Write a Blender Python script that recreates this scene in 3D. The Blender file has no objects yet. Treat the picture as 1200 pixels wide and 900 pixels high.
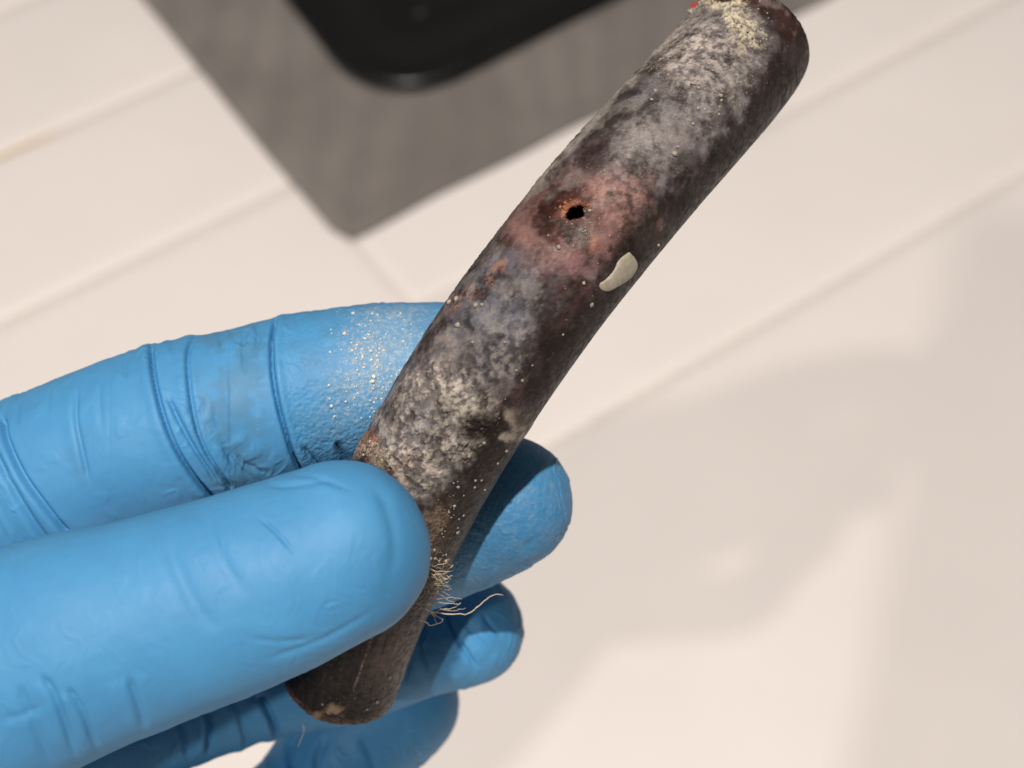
import bpy, bmesh, math, random
import numpy as np
from mathutils import Vector, Matrix, Euler
from mathutils.bvhtree import BVHTree

random.seed(7); rng = np.random.default_rng(11)
S = bpy.context.scene
C = S.collection
rad = math.radians

# ------------------------------------------------------------------ camera
TILT = rad(38); FPX = 2000.0; DIST = 0.75
H = DIST*math.cos(TILT)
cam_d = bpy.data.cameras.new('camera'); cam = bpy.data.objects.new('camera', cam_d); C.objects.link(cam)
cam.location = (0, 0, H); cam.rotation_euler = (TILT, 0, 0)
cam_d.sensor_width = 36; cam_d.lens = FPX/1200*36; cam_d.clip_start = .01; cam_d.clip_end = 50
cam_d.dof.use_dof = True; cam_d.dof.focus_distance = .196; cam_d.dof.aperture_fstop = 25
S.camera = cam
ct, st = math.cos(TILT), math.sin(TILT)
R = np.array([[1, 0, 0], [0, ct, -st], [0, st, ct]]); CAM = np.array([0, 0, H])

def P(px, py, d):                     # a point at distance d (along the view axis) in metres
    return CAM + R @ (np.array([(px-600)/FPX, (450-py)/FPX, -1.0])*d)
def on_plane(px, py, z=0.0):
    v = R @ np.array([(px-600)/FPX, (450-py)/FPX, -1.0])
    return CAM + v*((z-H)/v[2])
def project(V):
    v = (V-CAM) @ R
    d = -v[:, 2]
    return 600+FPX*v[:, 0]/d, 450-FPX*v[:, 1]/d, d

# ------------------------------------------------------------------ light
W = bpy.data.worlds.new('World'); S.world = W; W.use_nodes = True
bg = W.node_tree.nodes['Background']; bg.inputs[0].default_value = (1.0, .93, .87, 1); bg.inputs[1].default_value = .13
def lamp(name, frm, direc, dist, size, power, col):
    d = np.array(direc, float); d /= np.linalg.norm(d); d = R @ d
    loc = frm + d*dist
    l = bpy.data.lights.new(name, 'AREA'); l.shape = 'DISK'; l.size = size; l.energy = power; l.color = col
    o = bpy.data.objects.new(name, l); C.objects.link(o); o.location = loc
    o.rotation_euler = Vector(-d).to_track_quat('-Z', 'Y').to_euler()
    return o
HAND = P(450, 500, .21)
lamp('ceiling_lamp', HAND, (-.02, .51, 1), 1.7, .038, 34.0, (1.0, .935, .865))
lamp('side_lamp', HAND, (-.325, .0, 1), 1.5, .040, 7.8, (1.0, .935, .865))
S.view_settings.view_transform = 'Standard'; S.view_settings.look = 'None'
S.view_settings.exposure = .10; S.view_settings.gamma = 1
S.cycles.use_denoising = True; S.cycles.max_bounces = 6

# ------------------------------------------------------------------ noise
def _hash(ix, iy, iz, seed):
    h = (ix*374761393 + iy*668265263 + iz*2147483647 + seed*1274126177) & 0xffffffff
    h = ((h ^ (h >> 13))*1274126177) & 0xffffffff
    return ((h ^ (h >> 16)) & 0xffff)/65535.0
def vnoise(Pn, seed=0):
    i = np.floor(Pn).astype(np.int64); f = Pn-i; f = f*f*f*(f*(f*6-15)+10)
    out = 0
    for dx in (0, 1):
        wx = f[:, 0] if dx else 1-f[:, 0]
        for dy in (0, 1):
            wy = f[:, 1] if dy else 1-f[:, 1]
            for dz in (0, 1):
                wz = f[:, 2] if dz else 1-f[:, 2]
                out = out + wx*wy*wz*_hash(i[:, 0]+dx, i[:, 1]+dy, i[:, 2]+dz, seed)
    return out
def fbm(Pm, freq, octv=4, seed=0, gain=.5):
    a = 1; s = 0; t = 0; q = Pm*freq
    M = np.array([[.80, .60, 0], [-.36, .48, .80], [.48, -.64, .60]])
    for k in range(octv):
        s = s+a*vnoise(q+17.3*k, seed+k); t += a; a *= gain; q = (q*2.03) @ M
    return s/t
def sst(a, b, x):
    t = np.clip((x-a)/(b-a), 0, 1); return t*t*(3-2*t)
def srgb(r, g, b):
    c = np.array([r, g, b])/255.0
    return np.where(c <= .04045, c/12.92, ((c+.055)/1.055)**2.4)

# ------------------------------------------------------------------ mesh helpers
def mesh_np(name, V, F, smooth=True):
    me = bpy.data.meshes.new(name)
    F = np.asarray(F)
    me.vertices.add(len(V)); me.vertices.foreach_set('co', np.asarray(V, dtype=np.float32).ravel())
    n = F.shape[1]
    me.loops.add(F.size); me.loops.foreach_set('vertex_index', F.astype(np.int32).ravel())
    me.polygons.add(len(F)); me.polygons.foreach_set('loop_start', np.arange(0, F.size, n, dtype=np.int32))
    me.update(calc_edges=True); me.validate()
    me.polygons.foreach_set('use_smooth', np.full(len(me.polygons), smooth, dtype=bool))
    return me
def link(name, me, mat=None, parent=None):
    o = bpy.data.objects.new(name, me); C.objects.link(o)
    if mat: me.materials.append(mat)
    if parent: o.parent = parent
    return o
def from_bm(name, bm, mat, parent=None, smooth=True):
    me = bpy.data.meshes.new(name); bm.to_mesh(me); bm.free()
    me.polygons.foreach_set('use_smooth', np.full(len(me.polygons), smooth, dtype=bool))
    return link(name, me, mat, parent)
def tag(o, label=None, cat=None, kind=None, group=None):
    for k, v in (('label', label), ('category', cat), ('kind', kind), ('group', group)):
        if v: o[k] = v
    return o
def catmull(pts, n):
    pts = np.array(pts, float); m = len(pts)
    ext = np.vstack([2*pts[0]-pts[1], pts, 2*pts[-1]-pts[-2]])
    out = []
    for u in np.linspace(0, m-1, n):
        i = min(int(u), m-2); t = u-i
        p0, p1, p2, p3 = ext[i:i+4]
        out.append(.5*((2*p1)+(-p0+p2)*t+(2*p0-5*p1+4*p2-p3)*t*t+(-p0+3*p1-3*p2+p3)*t**3))
    return np.array(out)
def attr(me, name, arr):
    arr = np.asarray(arr, dtype=np.float32)
    if arr.ndim == 1:
        a = me.attributes.new(name, 'FLOAT', 'POINT'); a.data.foreach_set('value', arr)
    else:
        a = me.attributes.new(name, 'FLOAT_COLOR', 'POINT')
        a.data.foreach_set('color', np.hstack([arr, np.ones((len(arr), 1), np.float32)]).ravel())

# ------------------------------------------------------------------ material helper
class M:
    def __init__(s, name):
        s.m = bpy.data.materials.new(name); s.m.use_nodes = True; s.t = s.m.node_tree; s.b = s.t.nodes['Principled BSDF']
        s.geo = s.t.nodes.new('ShaderNodeNewGeometry')
    def n(s, kind, **kw):
        nd = s.t.nodes.new(kind)
        for k, v in kw.items():
            if isinstance(k, str) and hasattr(nd, k): setattr(nd, k, v)
        return nd
    def l(s, a, b): s.t.links.new(a, b)
    def noise(s, scale, detail=4, rough=.55, vec=None):
        nd = s.n('ShaderNodeTexNoise'); nd.inputs['Scale'].default_value = scale
        nd.inputs['Detail'].default_value = detail; nd.inputs['Roughness'].default_value = rough
        s.l(vec or s.geo.outputs['Position'], nd.inputs['Vector']); return nd.outputs['Fac']
    def math(s, op, a, b=None, c=None):
        nd = s.n('ShaderNodeMath'); nd.operation = op
        for i, x in enumerate((a, b, c)):
            if x is None: continue
            if isinstance(x, (int, float)): nd.inputs[i].default_value = x
            else: s.l(x, nd.inputs[i])
        return nd.outputs[0]
    def mix(s, fac, a, b, mode='MIX'):
        nd = s.n('ShaderNodeMix'); nd.data_type = 'RGBA'; nd.blend_type = mode
        for i, x in ((0, fac), (6, a), (7, b)):
            if isinstance(x, (int, float)): nd.inputs[i].default_value = x
            elif isinstance(x, (tuple, list, np.ndarray)): nd.inputs[i].default_value = (*x[:3], 1)
            else: s.l(x, nd.inputs[i])
        return nd.outputs[2]
    def ramp(s, fac, a, b, lo=0., hi=1.):
        nd = s.n('ShaderNodeMapRange'); nd.inputs[1].default_value = a; nd.inputs[2].default_value = b
        nd.inputs[3].default_value = lo; nd.inputs[4].default_value = hi; nd.interpolation_type = 'SMOOTHSTEP'
        s.l(fac, nd.inputs[0]); return nd.outputs[0]
    def attr(s, name):
        nd = s.n('ShaderNodeAttribute'); nd.attribute_name = name; return nd
    def bump(s, h, strength, dist, prev=None):
        nd = s.n('ShaderNodeBump'); nd.inputs['Distance'].default_value = dist
        if isinstance(strength, (int, float)): nd.inputs['Strength'].default_value = strength
        else: s.l(strength, nd.inputs['Strength'])
        s.l(h, nd.inputs['Height'])
        if prev is not None: s.l(prev, nd.inputs['Normal'])
        s.l(nd.outputs[0], s.b.inputs['Normal']); return nd.outputs[0]
    def set(s, **kw):
        for k, v in kw.items():
            i = s.b.inputs[k.replace('_', ' ')]
            if isinstance(v, (int, float)): i.default_value = v
            elif isinstance(v, (tuple, list, np.ndarray)): i.default_value = (*v[:3], 1)
            else: s.l(v, i)
        return s

# tile glaze, grout
mt = M('white_tile_glaze')
c = mt.mix(mt.ramp(mt.noise(9, 5), .3, .7), (.86, .80, .77), (.83, .77, .74))
c = mt.mix(mt.math('MULTIPLY', mt.ramp(mt.noise(60, 6, .65), .62, .8), .35), c, (.66, .62, .57))
mt.set(Base_Color=c, Roughness=mt.ramp(mt.noise(25, 4), .3, .7, .3, .42), Specular_IOR_Level=.35)
mt.bump(mt.noise(14, 2), .25, .002)
mg = M('white_grout')
# one patch of grout near the left has gone yellow
yp = on_plane(2, 172)
cmb = mg.n('ShaderNodeVectorMath'); cmb.operation = 'DISTANCE'
mg.l(mg.geo.outputs['Position'], cmb.inputs[0]); cmb.inputs[1].default_value = tuple(yp)
ym = mg.ramp(cmb.outputs['Value'], .012, .040, 1, 0)
c = mg.mix(mg.ramp(mg.noise(300, 4), .3, .7), (.76, .70, .66), (.68, .63, .585))
mg.set(Base_Color=mg.mix(mg.math('MULTIPLY', ym, .95), c, (.56, .40, .18)), Roughness=.85)
mg.bump(mg.noise(1500, 3), .5, .0005)

# ------------------------------------------------------------------ tiled floor
a0 = on_plane(660, 515); a1 = on_plane(1200, 200)
b0 = on_plane(0, 375); b1 = on_plane(320, 225)
ua = (a1-a0)/np.linalg.norm(a1-a0); ub = (b1-b0)/np.linalg.norm(b1-b0)
U = (ua+ub); U /= np.linalg.norm(U); N = np.array([-U[1], U[0], 0])
offA = (a0+a1)@N/2; offB = (b0+b1)@N/2
ROW = (offB-offA)/2
GAP = .0022; TL = .47
floor_me = mesh_np('floor', [(-4, -3, -.0022), (4, -3, -.0022), (4, 5, -.0022), (-4, 5, -.0022)], [(0, 1, 2, 3)], False)
floor = tag(link('floor', floor_me, mg.m), kind='structure')
def tile_mesh(L, Wd, r=.0028):
    prof = [(0, -.0075), (.0, -.0026), (.0006, -.0016), (.0018, -.0009), (.0042, -.00035), (.0075, -.0001), (.012, 0)]
    V = []; F = []
    def ring(ins, z):
        b = len(V); hx, hy = L/2-ins, Wd/2-ins; rr = max(r-ins, .0004)
        for cx, cy, s in ((hx-rr, hy-rr, 0), (-hx+rr, hy-rr, 1), (-hx+rr, -hy+rr, 2), (hx-rr, -hy+rr, 3)):
            for k in range(4):
                a = (s+k/3)*math.pi/2; V.append((cx+rr*math.cos(a), cy+rr*math.sin(a), z))
        return b
    rs = [ring(i, z) for i, z in prof]
    bm = bmesh.new(); vs = [bm.verts.new(v) for v in V]
    for a, b in zip(rs, rs[1:]):
        for k in range(16):
            bm.faces.new((vs[a+k], vs[a+(k+1) % 16], vs[b+(k+1) % 16], vs[b+k]))
    bm.faces.new([vs[rs[-1]+k] for k in range(16)])
    me = bpy.data.meshes.new('tile'); bm.to_mesh(me); bm.free()
    me.polygons.foreach_set('use_smooth', [True]*len(me.polygons)); me.materials.append(mt.m)
    return me
tme = tile_mesh(TL-.0010, ROW-GAP); BL = .66; bigme = tile_mesh(BL-GAP, 4*ROW-GAP); ang = math.atan2(U[1], U[0])
j = on_plane(452, 320); ju = j@U
def at_u(x, y): return on_plane(x, y)@U
def lay_tile(mesh, L, u0, cen, ks):
    for k in ks:
        o = bpy.data.objects.new('tile', mesh); C.objects.link(o); o.parent = floor
        p = U*(u0+L*(k+.5))+N*cen
        o.location = (p[0], p[1], random.uniform(-.0003, .0002))
        o.rotation_euler = (random.gauss(0, .0015), random.gauss(0, .0007), ang+random.gauss(0, .0006))
base = {0: at_u(470, 600), 1: ju, 2: at_u(470, 90), 3: at_u(330, -30), 4: at_u(200, -80)}
for row in range(0, 9):
    lay_tile(tme, TL, base.get(row, ju+.13*(row % 3)), offA+ROW*(row+.5), range(-4, 5))
for row in range(2):           # broader tiles on the near side
    lay_tile(bigme, BL, at_u(240, 640)+.2*row, offA-ROW*4*(row+.5), range(-3, 4))

# ------------------------------------------------------------------ grey mat
mm = M('grey_fabric')
big = mm.noise(14, 3, .6); 
c = mm.mix(mm.ramp(big, .35, .65), (.225, .200, .185), (.285, .256, .238))
wv = mm.n('ShaderNodeTexWave'); wv.inputs['Scale'].default_value = 700; wv.inputs['Distortion'].default_value = 1.5
mm.l(mm.geo.outputs['Position'], wv.inputs['Vector'])
w2 = mm.n('ShaderNodeTexWave'); w2.inputs['Scale'].default_value = 15; w2.inputs['Distortion'].default_value = 7; w2.inputs['Detail'].default_value = 1; w2.inputs['Detail Scale'].default_value = .6
mm.l(mm.geo.outputs['Position'], w2.inputs['Vector'])
c = mm.mix(mm.math('MULTIPLY', w2.outputs['Fac'], .32), c, (.172, .158, .150))
c = mm.mix(mm.math('MULTIPLY', wv.outputs['Fac'], .25), c, (.14, .125, .112))
c = mm.mix(mm.math('MULTIPLY', mm.ramp(mm.noise(900, 3), .45, .7), .4), c, (.30, .27, .24))
mm.set(Base_Color=c, Roughness=.9, Specular_IOR_Level=.15, Sheen_Weight=.15)
mm.bump(wv.outputs['Fac'], .5, .0006)
mc = on_plane(402, 290); ml = on_plane(165, 0); mr = on_plane(975, 0)
e1 = (ml-mc)/np.linalg.norm(ml-mc); e2 = (mr-mc)/np.linalg.norm(mr-mc)
MW, MH = .62, .46
mat_root = tag(bpy.data.objects.new('floor_mat', None), 'flat grey woven fabric mat lying on the white tiles under the black tray', 'mat')
C.objects.link(mat_root)
nx, ny = 150, 110
uu, vv = np.meshgrid(np.linspace(0, 1, nx), np.linspace(0, 1, ny), indexing='ij')
def mat_xy(u, v):
    # u along e1, v along e2; rounded corner and slightly wandering edges
    x = u*MH; y = v*MW
    return x, y
x, y = mat_xy(uu, vv)
q = np.stack([x.ravel()*1, y.ravel()*1, 0*x.ravel()], 1)
wob = (fbm(q, 16, 2, 5)-.5)*.003
edge_u = wob.reshape(nx, ny)*(1-np.abs(2*uu-1)*0)
x = x+edge_u; y = y+((fbm(q+3, 16, 2, 9)-.5)*.003).reshape(nx, ny)
# round the near corner
cr = .014
dx = np.clip(cr-x, 0, None); dy = np.clip(cr-y, 0, None); dd = np.hypot(dx, dy)
k = np.where(dd > 0, np.minimum(1, cr/np.maximum(dd, 1e-9)*np.maximum(dx, dy)/np.maximum(dd, 1e-9)*1.0), 1)
k = np.where((dx > 0) & (dy > 0), np.maximum(dx, dy)/np.maximum(dd, 1e-9), 1)
x = np.where((dx > 0) & (dy > 0), cr-dx*k, x); y = np.where((dx > 0) & (dy > 0), cr-dy*k, y)
z = .0032+(fbm(q+9, 11, 3, 3).reshape(nx, ny)-.5)*.0050+.0012*np.sin((uu*MH*9+vv*MW*14)*6.28+3*np.sin(vv*9))*.5
eb = np.minimum(np.minimum(uu, 1-uu)*MH, np.minimum(vv, 1-vv)*MW)
z = z+.0011*np.exp(-((eb-.006)/.003)**2)
z = np.maximum(z, .0012)
V = mc[None]+x.ravel()[:, None]*e1[None]+y.ravel()[:, None]*e2[None]; V[:, 2] = z.ravel()
idx = np.arange(nx*ny).reshape(nx, ny)
F = np.stack([idx[:-1, :-1].ravel(), idx[:-1, 1:].ravel(), idx[1:, 1:].ravel(), idx[1:, :-1].ravel()], 1)
fo = link('fabric', mesh_np('fabric', V, F), mm.m, mat_root)
sm = fo.modifiers.new('s', 'SOLIDIFY'); sm.thickness = .0016; sm.offset = 0

# ------------------------------------------------------------------ black tray
mb = M('black_plastic')
mb.set(Base_Color=(.0045, .0045, .005), Roughness=mb.ramp(mb.noise(40, 4), .3, .7, .28, .42), Specular_IOR_Level=.4)
mb.bump(mb.noise(900, 3), .12, .0004)
zt = .0145
tc = on_plane(441, 129, zt); tl = on_plane(340, -1, zt); tr = on_plane(720, -9, zt)
f1 = (tl-tc); f1 /= np.linalg.norm(f1); f2 = (tr-tc); f2 /= np.linalg.norm(f2)
f1 = f1-(f1@f2-0)*0*f2
TW, TH = .36, .26
tray = tag(bpy.data.objects.new('black_tray', None), 'glossy black plastic tray with a rounded corner on the grey mat', 'tray')
C.objects.link(tray)
def rr_ring(ins, z, n=14, rc=.050):
    out = []; r = max(rc-ins, .006)
    x0, x1, y0, y1 = ins, TH-ins, ins, TW-ins
    for cx, cy, s in ((x1-r, y1-r, 0), (x0+r, y1-r, 1), (x0+r, y0+r, 2), (x1-r, y0+r, 3)):
        for k in range(n):
            a = (s+k/(n-1))*math.pi/2
            p = tc+f1*(cx+r*math.cos(a))+f2*(cy+r*math.sin(a)); out.append((p[0], p[1], z))
    return out
def loft(rings, name, close=True, parent=None):
    V = [p for r in rings for p in r]; n = len(rings[0]); bm = bmesh.new(); vs = [bm.verts.new(v) for v in V]
    for a in range(len(rings)-1):
        for k in range(n):
            bm.faces.new((vs[a*n+k], vs[a*n+(k+1) % n], vs[(a+1)*n+(k+1) % n], vs[(a+1)*n+k]))
    if close:
        bm.faces.new(vs[(len(rings)-1)*n:]); bm.faces.new(vs[:n])
    bmesh.ops.recalc_face_normals(bm, faces=bm.faces)
    return from_bm(name, bm, mb.m, parent)
zb = .006
zs = lambda z: .0035+(z-.006)*.37
loft([rr_ring(i, zs(z)) for i, z in ((.008, zb), (.005, zb+.003), (.003, zb+.012), (.001, .024), (0, .030), (.0008, .0335), (.003, .0355),
      (.008, .0358), (.016, .0345), (.024, .030), (.030, .022), (.036, .016), (.044, .0140), (.07, .0135))], 'body', True, tray)
loft([rr_ring(i, zs(z)) for i, z in ((.054, .0138), (.0555, .0175), (.058, .0190), (.062, .0190), (.0645, .0175), (.066, .0138))], 'inner_ridge', False, tray)

# ------------------------------------------------------------------ copper pipe
PIPE = [  # px, py, full width px, depth
    (884, 50, 150, .2120), (840, 96, 154, .2065), (798, 147, 158, .2020), (730, 224, 162, .1975), (662, 304, 163, .1955), (585, 401, 163, .1955),
    (531, 496, 164, .1978), (484, 580, 159, .2022), (443, 668, 150, .2090), (413, 745, 142, .2160), (402, 797, 136, .2205)]
cl = catmull(PIPE, 660)
uu_ = np.linspace(-1, 1, 660); deg = (4, 4, 4, 4)
cl = np.stack([np.polyval(np.polyfit(uu_, cl[:, i], deg[i]), uu_) for i in range(4)], 1)
Pc = np.array([P(*r[:2], r[3]) for r in cl]); Pr = cl[:, 2]/2/FPX*cl[:, 3]
Pc[:] = Pc
seg = np.linalg.norm(np.diff(Pc, axis=0), axis=1); arc = np.concatenate([[0], np.cumsum(seg)])
au = np.linspace(0, arc[-1], 680)
Pc = np.stack([np.interp(au, arc, Pc[:, i]) for i in range(3)], 1); Pr = np.interp(au, arc, Pr)
Tn = np.gradient(Pc, axis=0); Tn /= np.linalg.norm(Tn, axis=1)[:, None]
vw = CAM-Pc; vw /= np.linalg.norm(vw, axis=1)[:, None]
Nn = vw-(np.sum(vw*Tn, 1))[:, None]*Tn; Nn /= np.linalg.norm(Nn, axis=1)[:, None]
Bn = np.cross(Tn, Nn)
th = np.concatenate([np.linspace(-rad(100), rad(100), 230, endpoint=False), np.linspace(rad(100), rad(260), 60, endpoint=False)])
nt = len(th); ns = len(au)
dirs = Nn[:, None, :]*np.cos(th)[None, :, None]+Bn[:, None, :]*np.sin(th)[None, :, None]
V = (Pc[:, None, :]+dirs*Pr[:, None, None]).reshape(-1, 3); D = dirs.reshape(-1, 3)
ai = np.repeat(au, nt)
px, py, dp = project(V)
mmv = V*1000.0
wx = (fbm(mmv, .22, 4, 21)-.5); wy = (fbm(mmv+50, .22, 4, 31)-.5)
wx2 = (fbm(mmv, .9, 4, 41)-.5); wy2 = (fbm(mmv+50, .9, 4, 51)-.5)
qx = px+wx*60+wx2*26; qy = py+wy*60+wy2*26            # warped positions
hx_ = px+wx2*14; hy_ = py+wy2*14
front = np.tile(np.cos(th) > -.25, ns)
def blob(cx, cy, rx, ry=None, a=0, soft=.5, warp=1):
    ry = ry or rx; X = (qx if warp == 1 else (hx_ if warp == 2 else px))-cx; Y = (qy if warp == 1 else (hy_ if warp == 2 else py))-cy
    ca, sa = math.cos(rad(a)), math.sin(rad(a))
    u = (X*ca+Y*sa)/rx; v = (-X*sa+Y*ca)/ry
    return sst(1+soft, 1-soft, np.hypot(u, v))*front
n1 = fbm(mmv, .55, 5, 1, .6); n2 = fbm(mmv, 1.7, 4, 2, .6); n3 = fbm(mmv, 4.2, 3, 3, .6); n4 = fbm(mmv, .16, 4, 4); n5 = fbm(mmv, 9, 2, 8)
col = np.zeros((len(V), 3)); hgt = np.zeros(len(V))
def lay(c, m):
    global col
    m = np.clip(m, 0, 1)[:, None]; col = col*(1-m)+np.asarray(c)[None]*m
dark = srgb(58, 47, 43); brown = srgb(70, 54, 46); grey = srgb(116, 109, 107); bluegrey = srgb(98, 98, 106); pale = srgb(168, 158, 148)
lay(dark, np.ones(len(V)))
lay(grey, sst(.44, .66, n1*.65+n4*.35)*.6)
lay(srgb(78, 60, 60), sst(.5, .7, fbm(mmv, .8, 4, 66))*.5)
lay(bluegrey, sst(.5, .68, fbm(mmv, .35, 4, 77))*.45)
# the side away from the light is brown metal with its shade painted in, along its whole length
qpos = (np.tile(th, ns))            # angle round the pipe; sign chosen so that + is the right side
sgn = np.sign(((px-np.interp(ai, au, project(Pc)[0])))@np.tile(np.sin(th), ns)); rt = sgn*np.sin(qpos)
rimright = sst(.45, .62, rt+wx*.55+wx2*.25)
lay(bluegrey, blob(835, 35, 34, 24, 0)*.75); lay(grey, blob(820, 100, 95, 60, -50)*.75)
lay(pale, blob(815, 70, 52, 32, 30)*sst(.36, .62, n2)*.95)
lay(srgb(150, 142, 136), blob(850, 95, 60, 30, -50)*sst(.42, .66, n2)*.7)
hgt += blob(815, 70, 52, 32, 30)*n2*.16
cream = blob(868, 28, 15, 34, 10, .6)+blob(848, 16, 26, 14, 0, .6)+blob(884, 42, 13, 24, 20, .6)
cm = np.clip(cream, 0, 1)*sst(.36, .56, n3*.5+n2*.5)
lay(srgb(200, 188, 158), cm*.95); hgt += cm*(.16+.3*n3)
lay(srgb(72, 44, 36), sst(13e-3, 3e-3, ai+wx2*.006)*rimright*.2+sst(.0048, .002, ai+wx2*.004)*.9*(1-cm))
lay(srgb(144, 138, 134), blob(748, 186, 46, 24, -50, .7)*sst(.25, .55, n2)*.8)
lay(srgb(72, 62, 62), blob(715, 160, 42, 20, -50, .6)*.55)
# verdigris-pink bloom round the hole
pk = blob(676, 258, 84, 66, -35, .5)
lay(srgb(134, 101, 96), pk*(.62+.45*n2)*sst(.15, .5, n1+.15))
lay(srgb(152, 115, 108), blob(722, 232, 42, 34, -40, .6)*sst(.38, .6, n2)*.8+blob(617, 272, 12, 14, -40, .6)*.5)
lay(srgb(128, 96, 100), blob(688, 318, 46, 40, 50, .6)*sst(.3, .62, n2)*.7)
lay(srgb(96, 60, 58), blob(675, 352, 36, 18, 60, .6)*sst(.38, .6, n2)*.8)
ringd = np.hypot((px-669+wx2*30)/33, (py-254+wy2*30)/30)
ringm = np.exp(-((ringd-.82)/.30)**2)*front
lay(srgb(82, 36, 25), ringm*sst(745, 665, px)*.97*sst(.12, .42, n2)); lay(srgb(92, 46, 32), np.exp(-(ringd/.75)**2)*.8*front)
lay(srgb(58, 26, 20), blob(640, 268, 11, 9, 0, .6, 2)*.7+blob(645, 243, 12, 9, 0, .6, 2)*.6)
lay(srgb(132, 78, 50), blob(671, 240, 15, 6, -20, .6, 2)*.8)
lay(srgb(120, 104, 100), blob(680, 275, 16, 13, 20, .6, 2)*.8*sst(.35, .6, n3)); lay(srgb(50, 42, 40), blob(668, 262, 14, 6, 0, .5, 2)*.8*sst(.4, .6, n3))
lay(srgb(158, 110, 92), blob(694, 285, 6.5, 9, 20, .6, 2)*.9*sst(.3, .5, n3)); hgt += blob(694, 285, 7, 9, 20, .5, 0)*.18
lay(srgb(165, 112, 84), blob(662, 246, 4, 8, 25, .4, 0)); hgt += blob(662, 246, 4, 8, 25, .4, 0)*.25
hgt -= np.exp(-(np.hypot(px-674, py-252)/26)**2)*front*.32
# mid stretch
lay(srgb(104, 104, 112), blob(590, 335, 46, 40, -50, .6)*sst(.3, .55, n1)*.8)
lay(srgb(140, 108, 96), blob(560, 341, 26, 9, -38, .6)*sst(.38, .58, n2)*.9+blob(582, 325, 6, 13, -10, .5)*.9)
lay(srgb(124, 98, 90), blob(522, 395, 12, 26, 35, .6)*sst(.4, .6, n2)*.6)
lay(srgb(100, 102, 110), blob(565, 400, 52, 36, -50, .6)*.6); lay(srgb(146, 140, 138), blob(585, 410, 34, 44, 20, .6)*sst(.42, .66, n2)*.75)
lay(srgb(128, 118, 110), blob(540, 440, 60, 46, -50, .6)*sst(.38, .6, n2)*.7)
lay(srgb(66, 52, 46), blob(655, 392, 34, 66, 35, .6)*.7); lay(srgb(88, 52, 42), blob(598, 470, 9, 20, 20, .6)*.6)
# rough pale crust above the thumb
cr1 = blob(505, 500, 72, 58, -55, .4); nm_ = fbm(mmv, .95, 5, 151, .62); cr2 = np.clip(cr1*sst(.40, .56, nm_), 0, 1)
lay(srgb(126, 118, 114), cr1*.6); lay(srgb(172, 162, 148), cr2*sst(.36, .56, n2)*.9)
lay(srgb(168, 160, 146), blob(540, 470, 26, 16, -10, .6)*sst(.3, .55, n2)*.9+blob(532, 530, 24, 34, 0, .6)*sst(.42, .6, n2)*.7)
lay(srgb(96, 94, 100), blob(492, 492, 24, 30, 10, .6)*.6*sst(.4, .6, n2))
hgt += cr2*(.08+.30*np.abs(n2-.5)*2+.10*n3+.25*nm_)
lay(srgb(44, 32, 28), blob(563, 498, 24, 17, -20, .55, 2)*.95+blob(572, 535, 22, 44, 30, .5)*.8+blob(548, 590, 34, 26, -40, .5)*.7)
lay(srgb(158, 148, 132), blob(600, 487, 11, 8, 40, .5, 2)*.9+blob(612, 500, 9, 15, 25, .5, 2)*.95+blob(595, 513, 8, 7, 0, .4, 2)*.95)
hgt += (blob(612, 500, 9, 15, 25, .5, 2)+blob(595, 513, 8, 7, 0, .4, 2))*.2
grain = blob(440, 530, 34, 20, 40, .5)
lay(srgb(160, 134, 112), grain*sst(.36, .56, n3)*.9); lay(srgb(150, 100, 80), blob(437, 512, 12, 8, 0, .5)*.8); hgt += grain*n3*.4
tan = blob(512, 630, 18, 42, 12, .5, 2)+blob(478, 700, 34, 14, -42, .5, 2)
lay(srgb(132, 112, 92), np.clip(tan, 0, 1)*(.4+.6*sst(.4, .6, n3))); hgt += np.clip(tan, 0, 1)*n3*.4
# bottom end: dark, scratched, with a rubbed lighter strip, its sheen painted in
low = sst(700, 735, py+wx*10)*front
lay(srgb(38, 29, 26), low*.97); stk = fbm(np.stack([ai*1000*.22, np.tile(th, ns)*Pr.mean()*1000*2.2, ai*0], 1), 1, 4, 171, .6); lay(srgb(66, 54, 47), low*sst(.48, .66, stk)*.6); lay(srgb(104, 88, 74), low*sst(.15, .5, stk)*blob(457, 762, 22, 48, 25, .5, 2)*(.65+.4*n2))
sc = np.exp(-(((px-428)*.94+(py-770)*.33)/1.3)**2)*sst(740, 748, py)*sst(812, 800, py)*low
lay(srgb(150, 134, 116), sc*sst(.35, .6, n3))
lay(srgb(110, 94, 80), low*.5*sst(.70, .78, n3))
for cx, cy, rr in ((372, 836, 7), (392, 831, 10)):
    b = blob(cx, cy, rr, rr*.7, 0, .45, 2); lay(srgb(160, 138, 110), b); hgt += b*.3
enr = sst(arc[-1]-.0016, arc[-1]-.0006, ai+wx2*.0015); lay(srgb(132, 100, 78), enr*.7*sst(.35, .55, n3))
# painted shade of the right side's brown metal goes on last, where crust does not reach
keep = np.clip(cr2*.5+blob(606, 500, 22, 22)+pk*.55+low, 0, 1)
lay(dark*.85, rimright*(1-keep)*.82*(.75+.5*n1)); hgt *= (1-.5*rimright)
lay(srgb(96, 80, 68), sst(.95, .985, rt)*sst(690, 560, py)*.5*0+sst(.86, .95, rt)*sst(500, 620, py)*.8)
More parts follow.
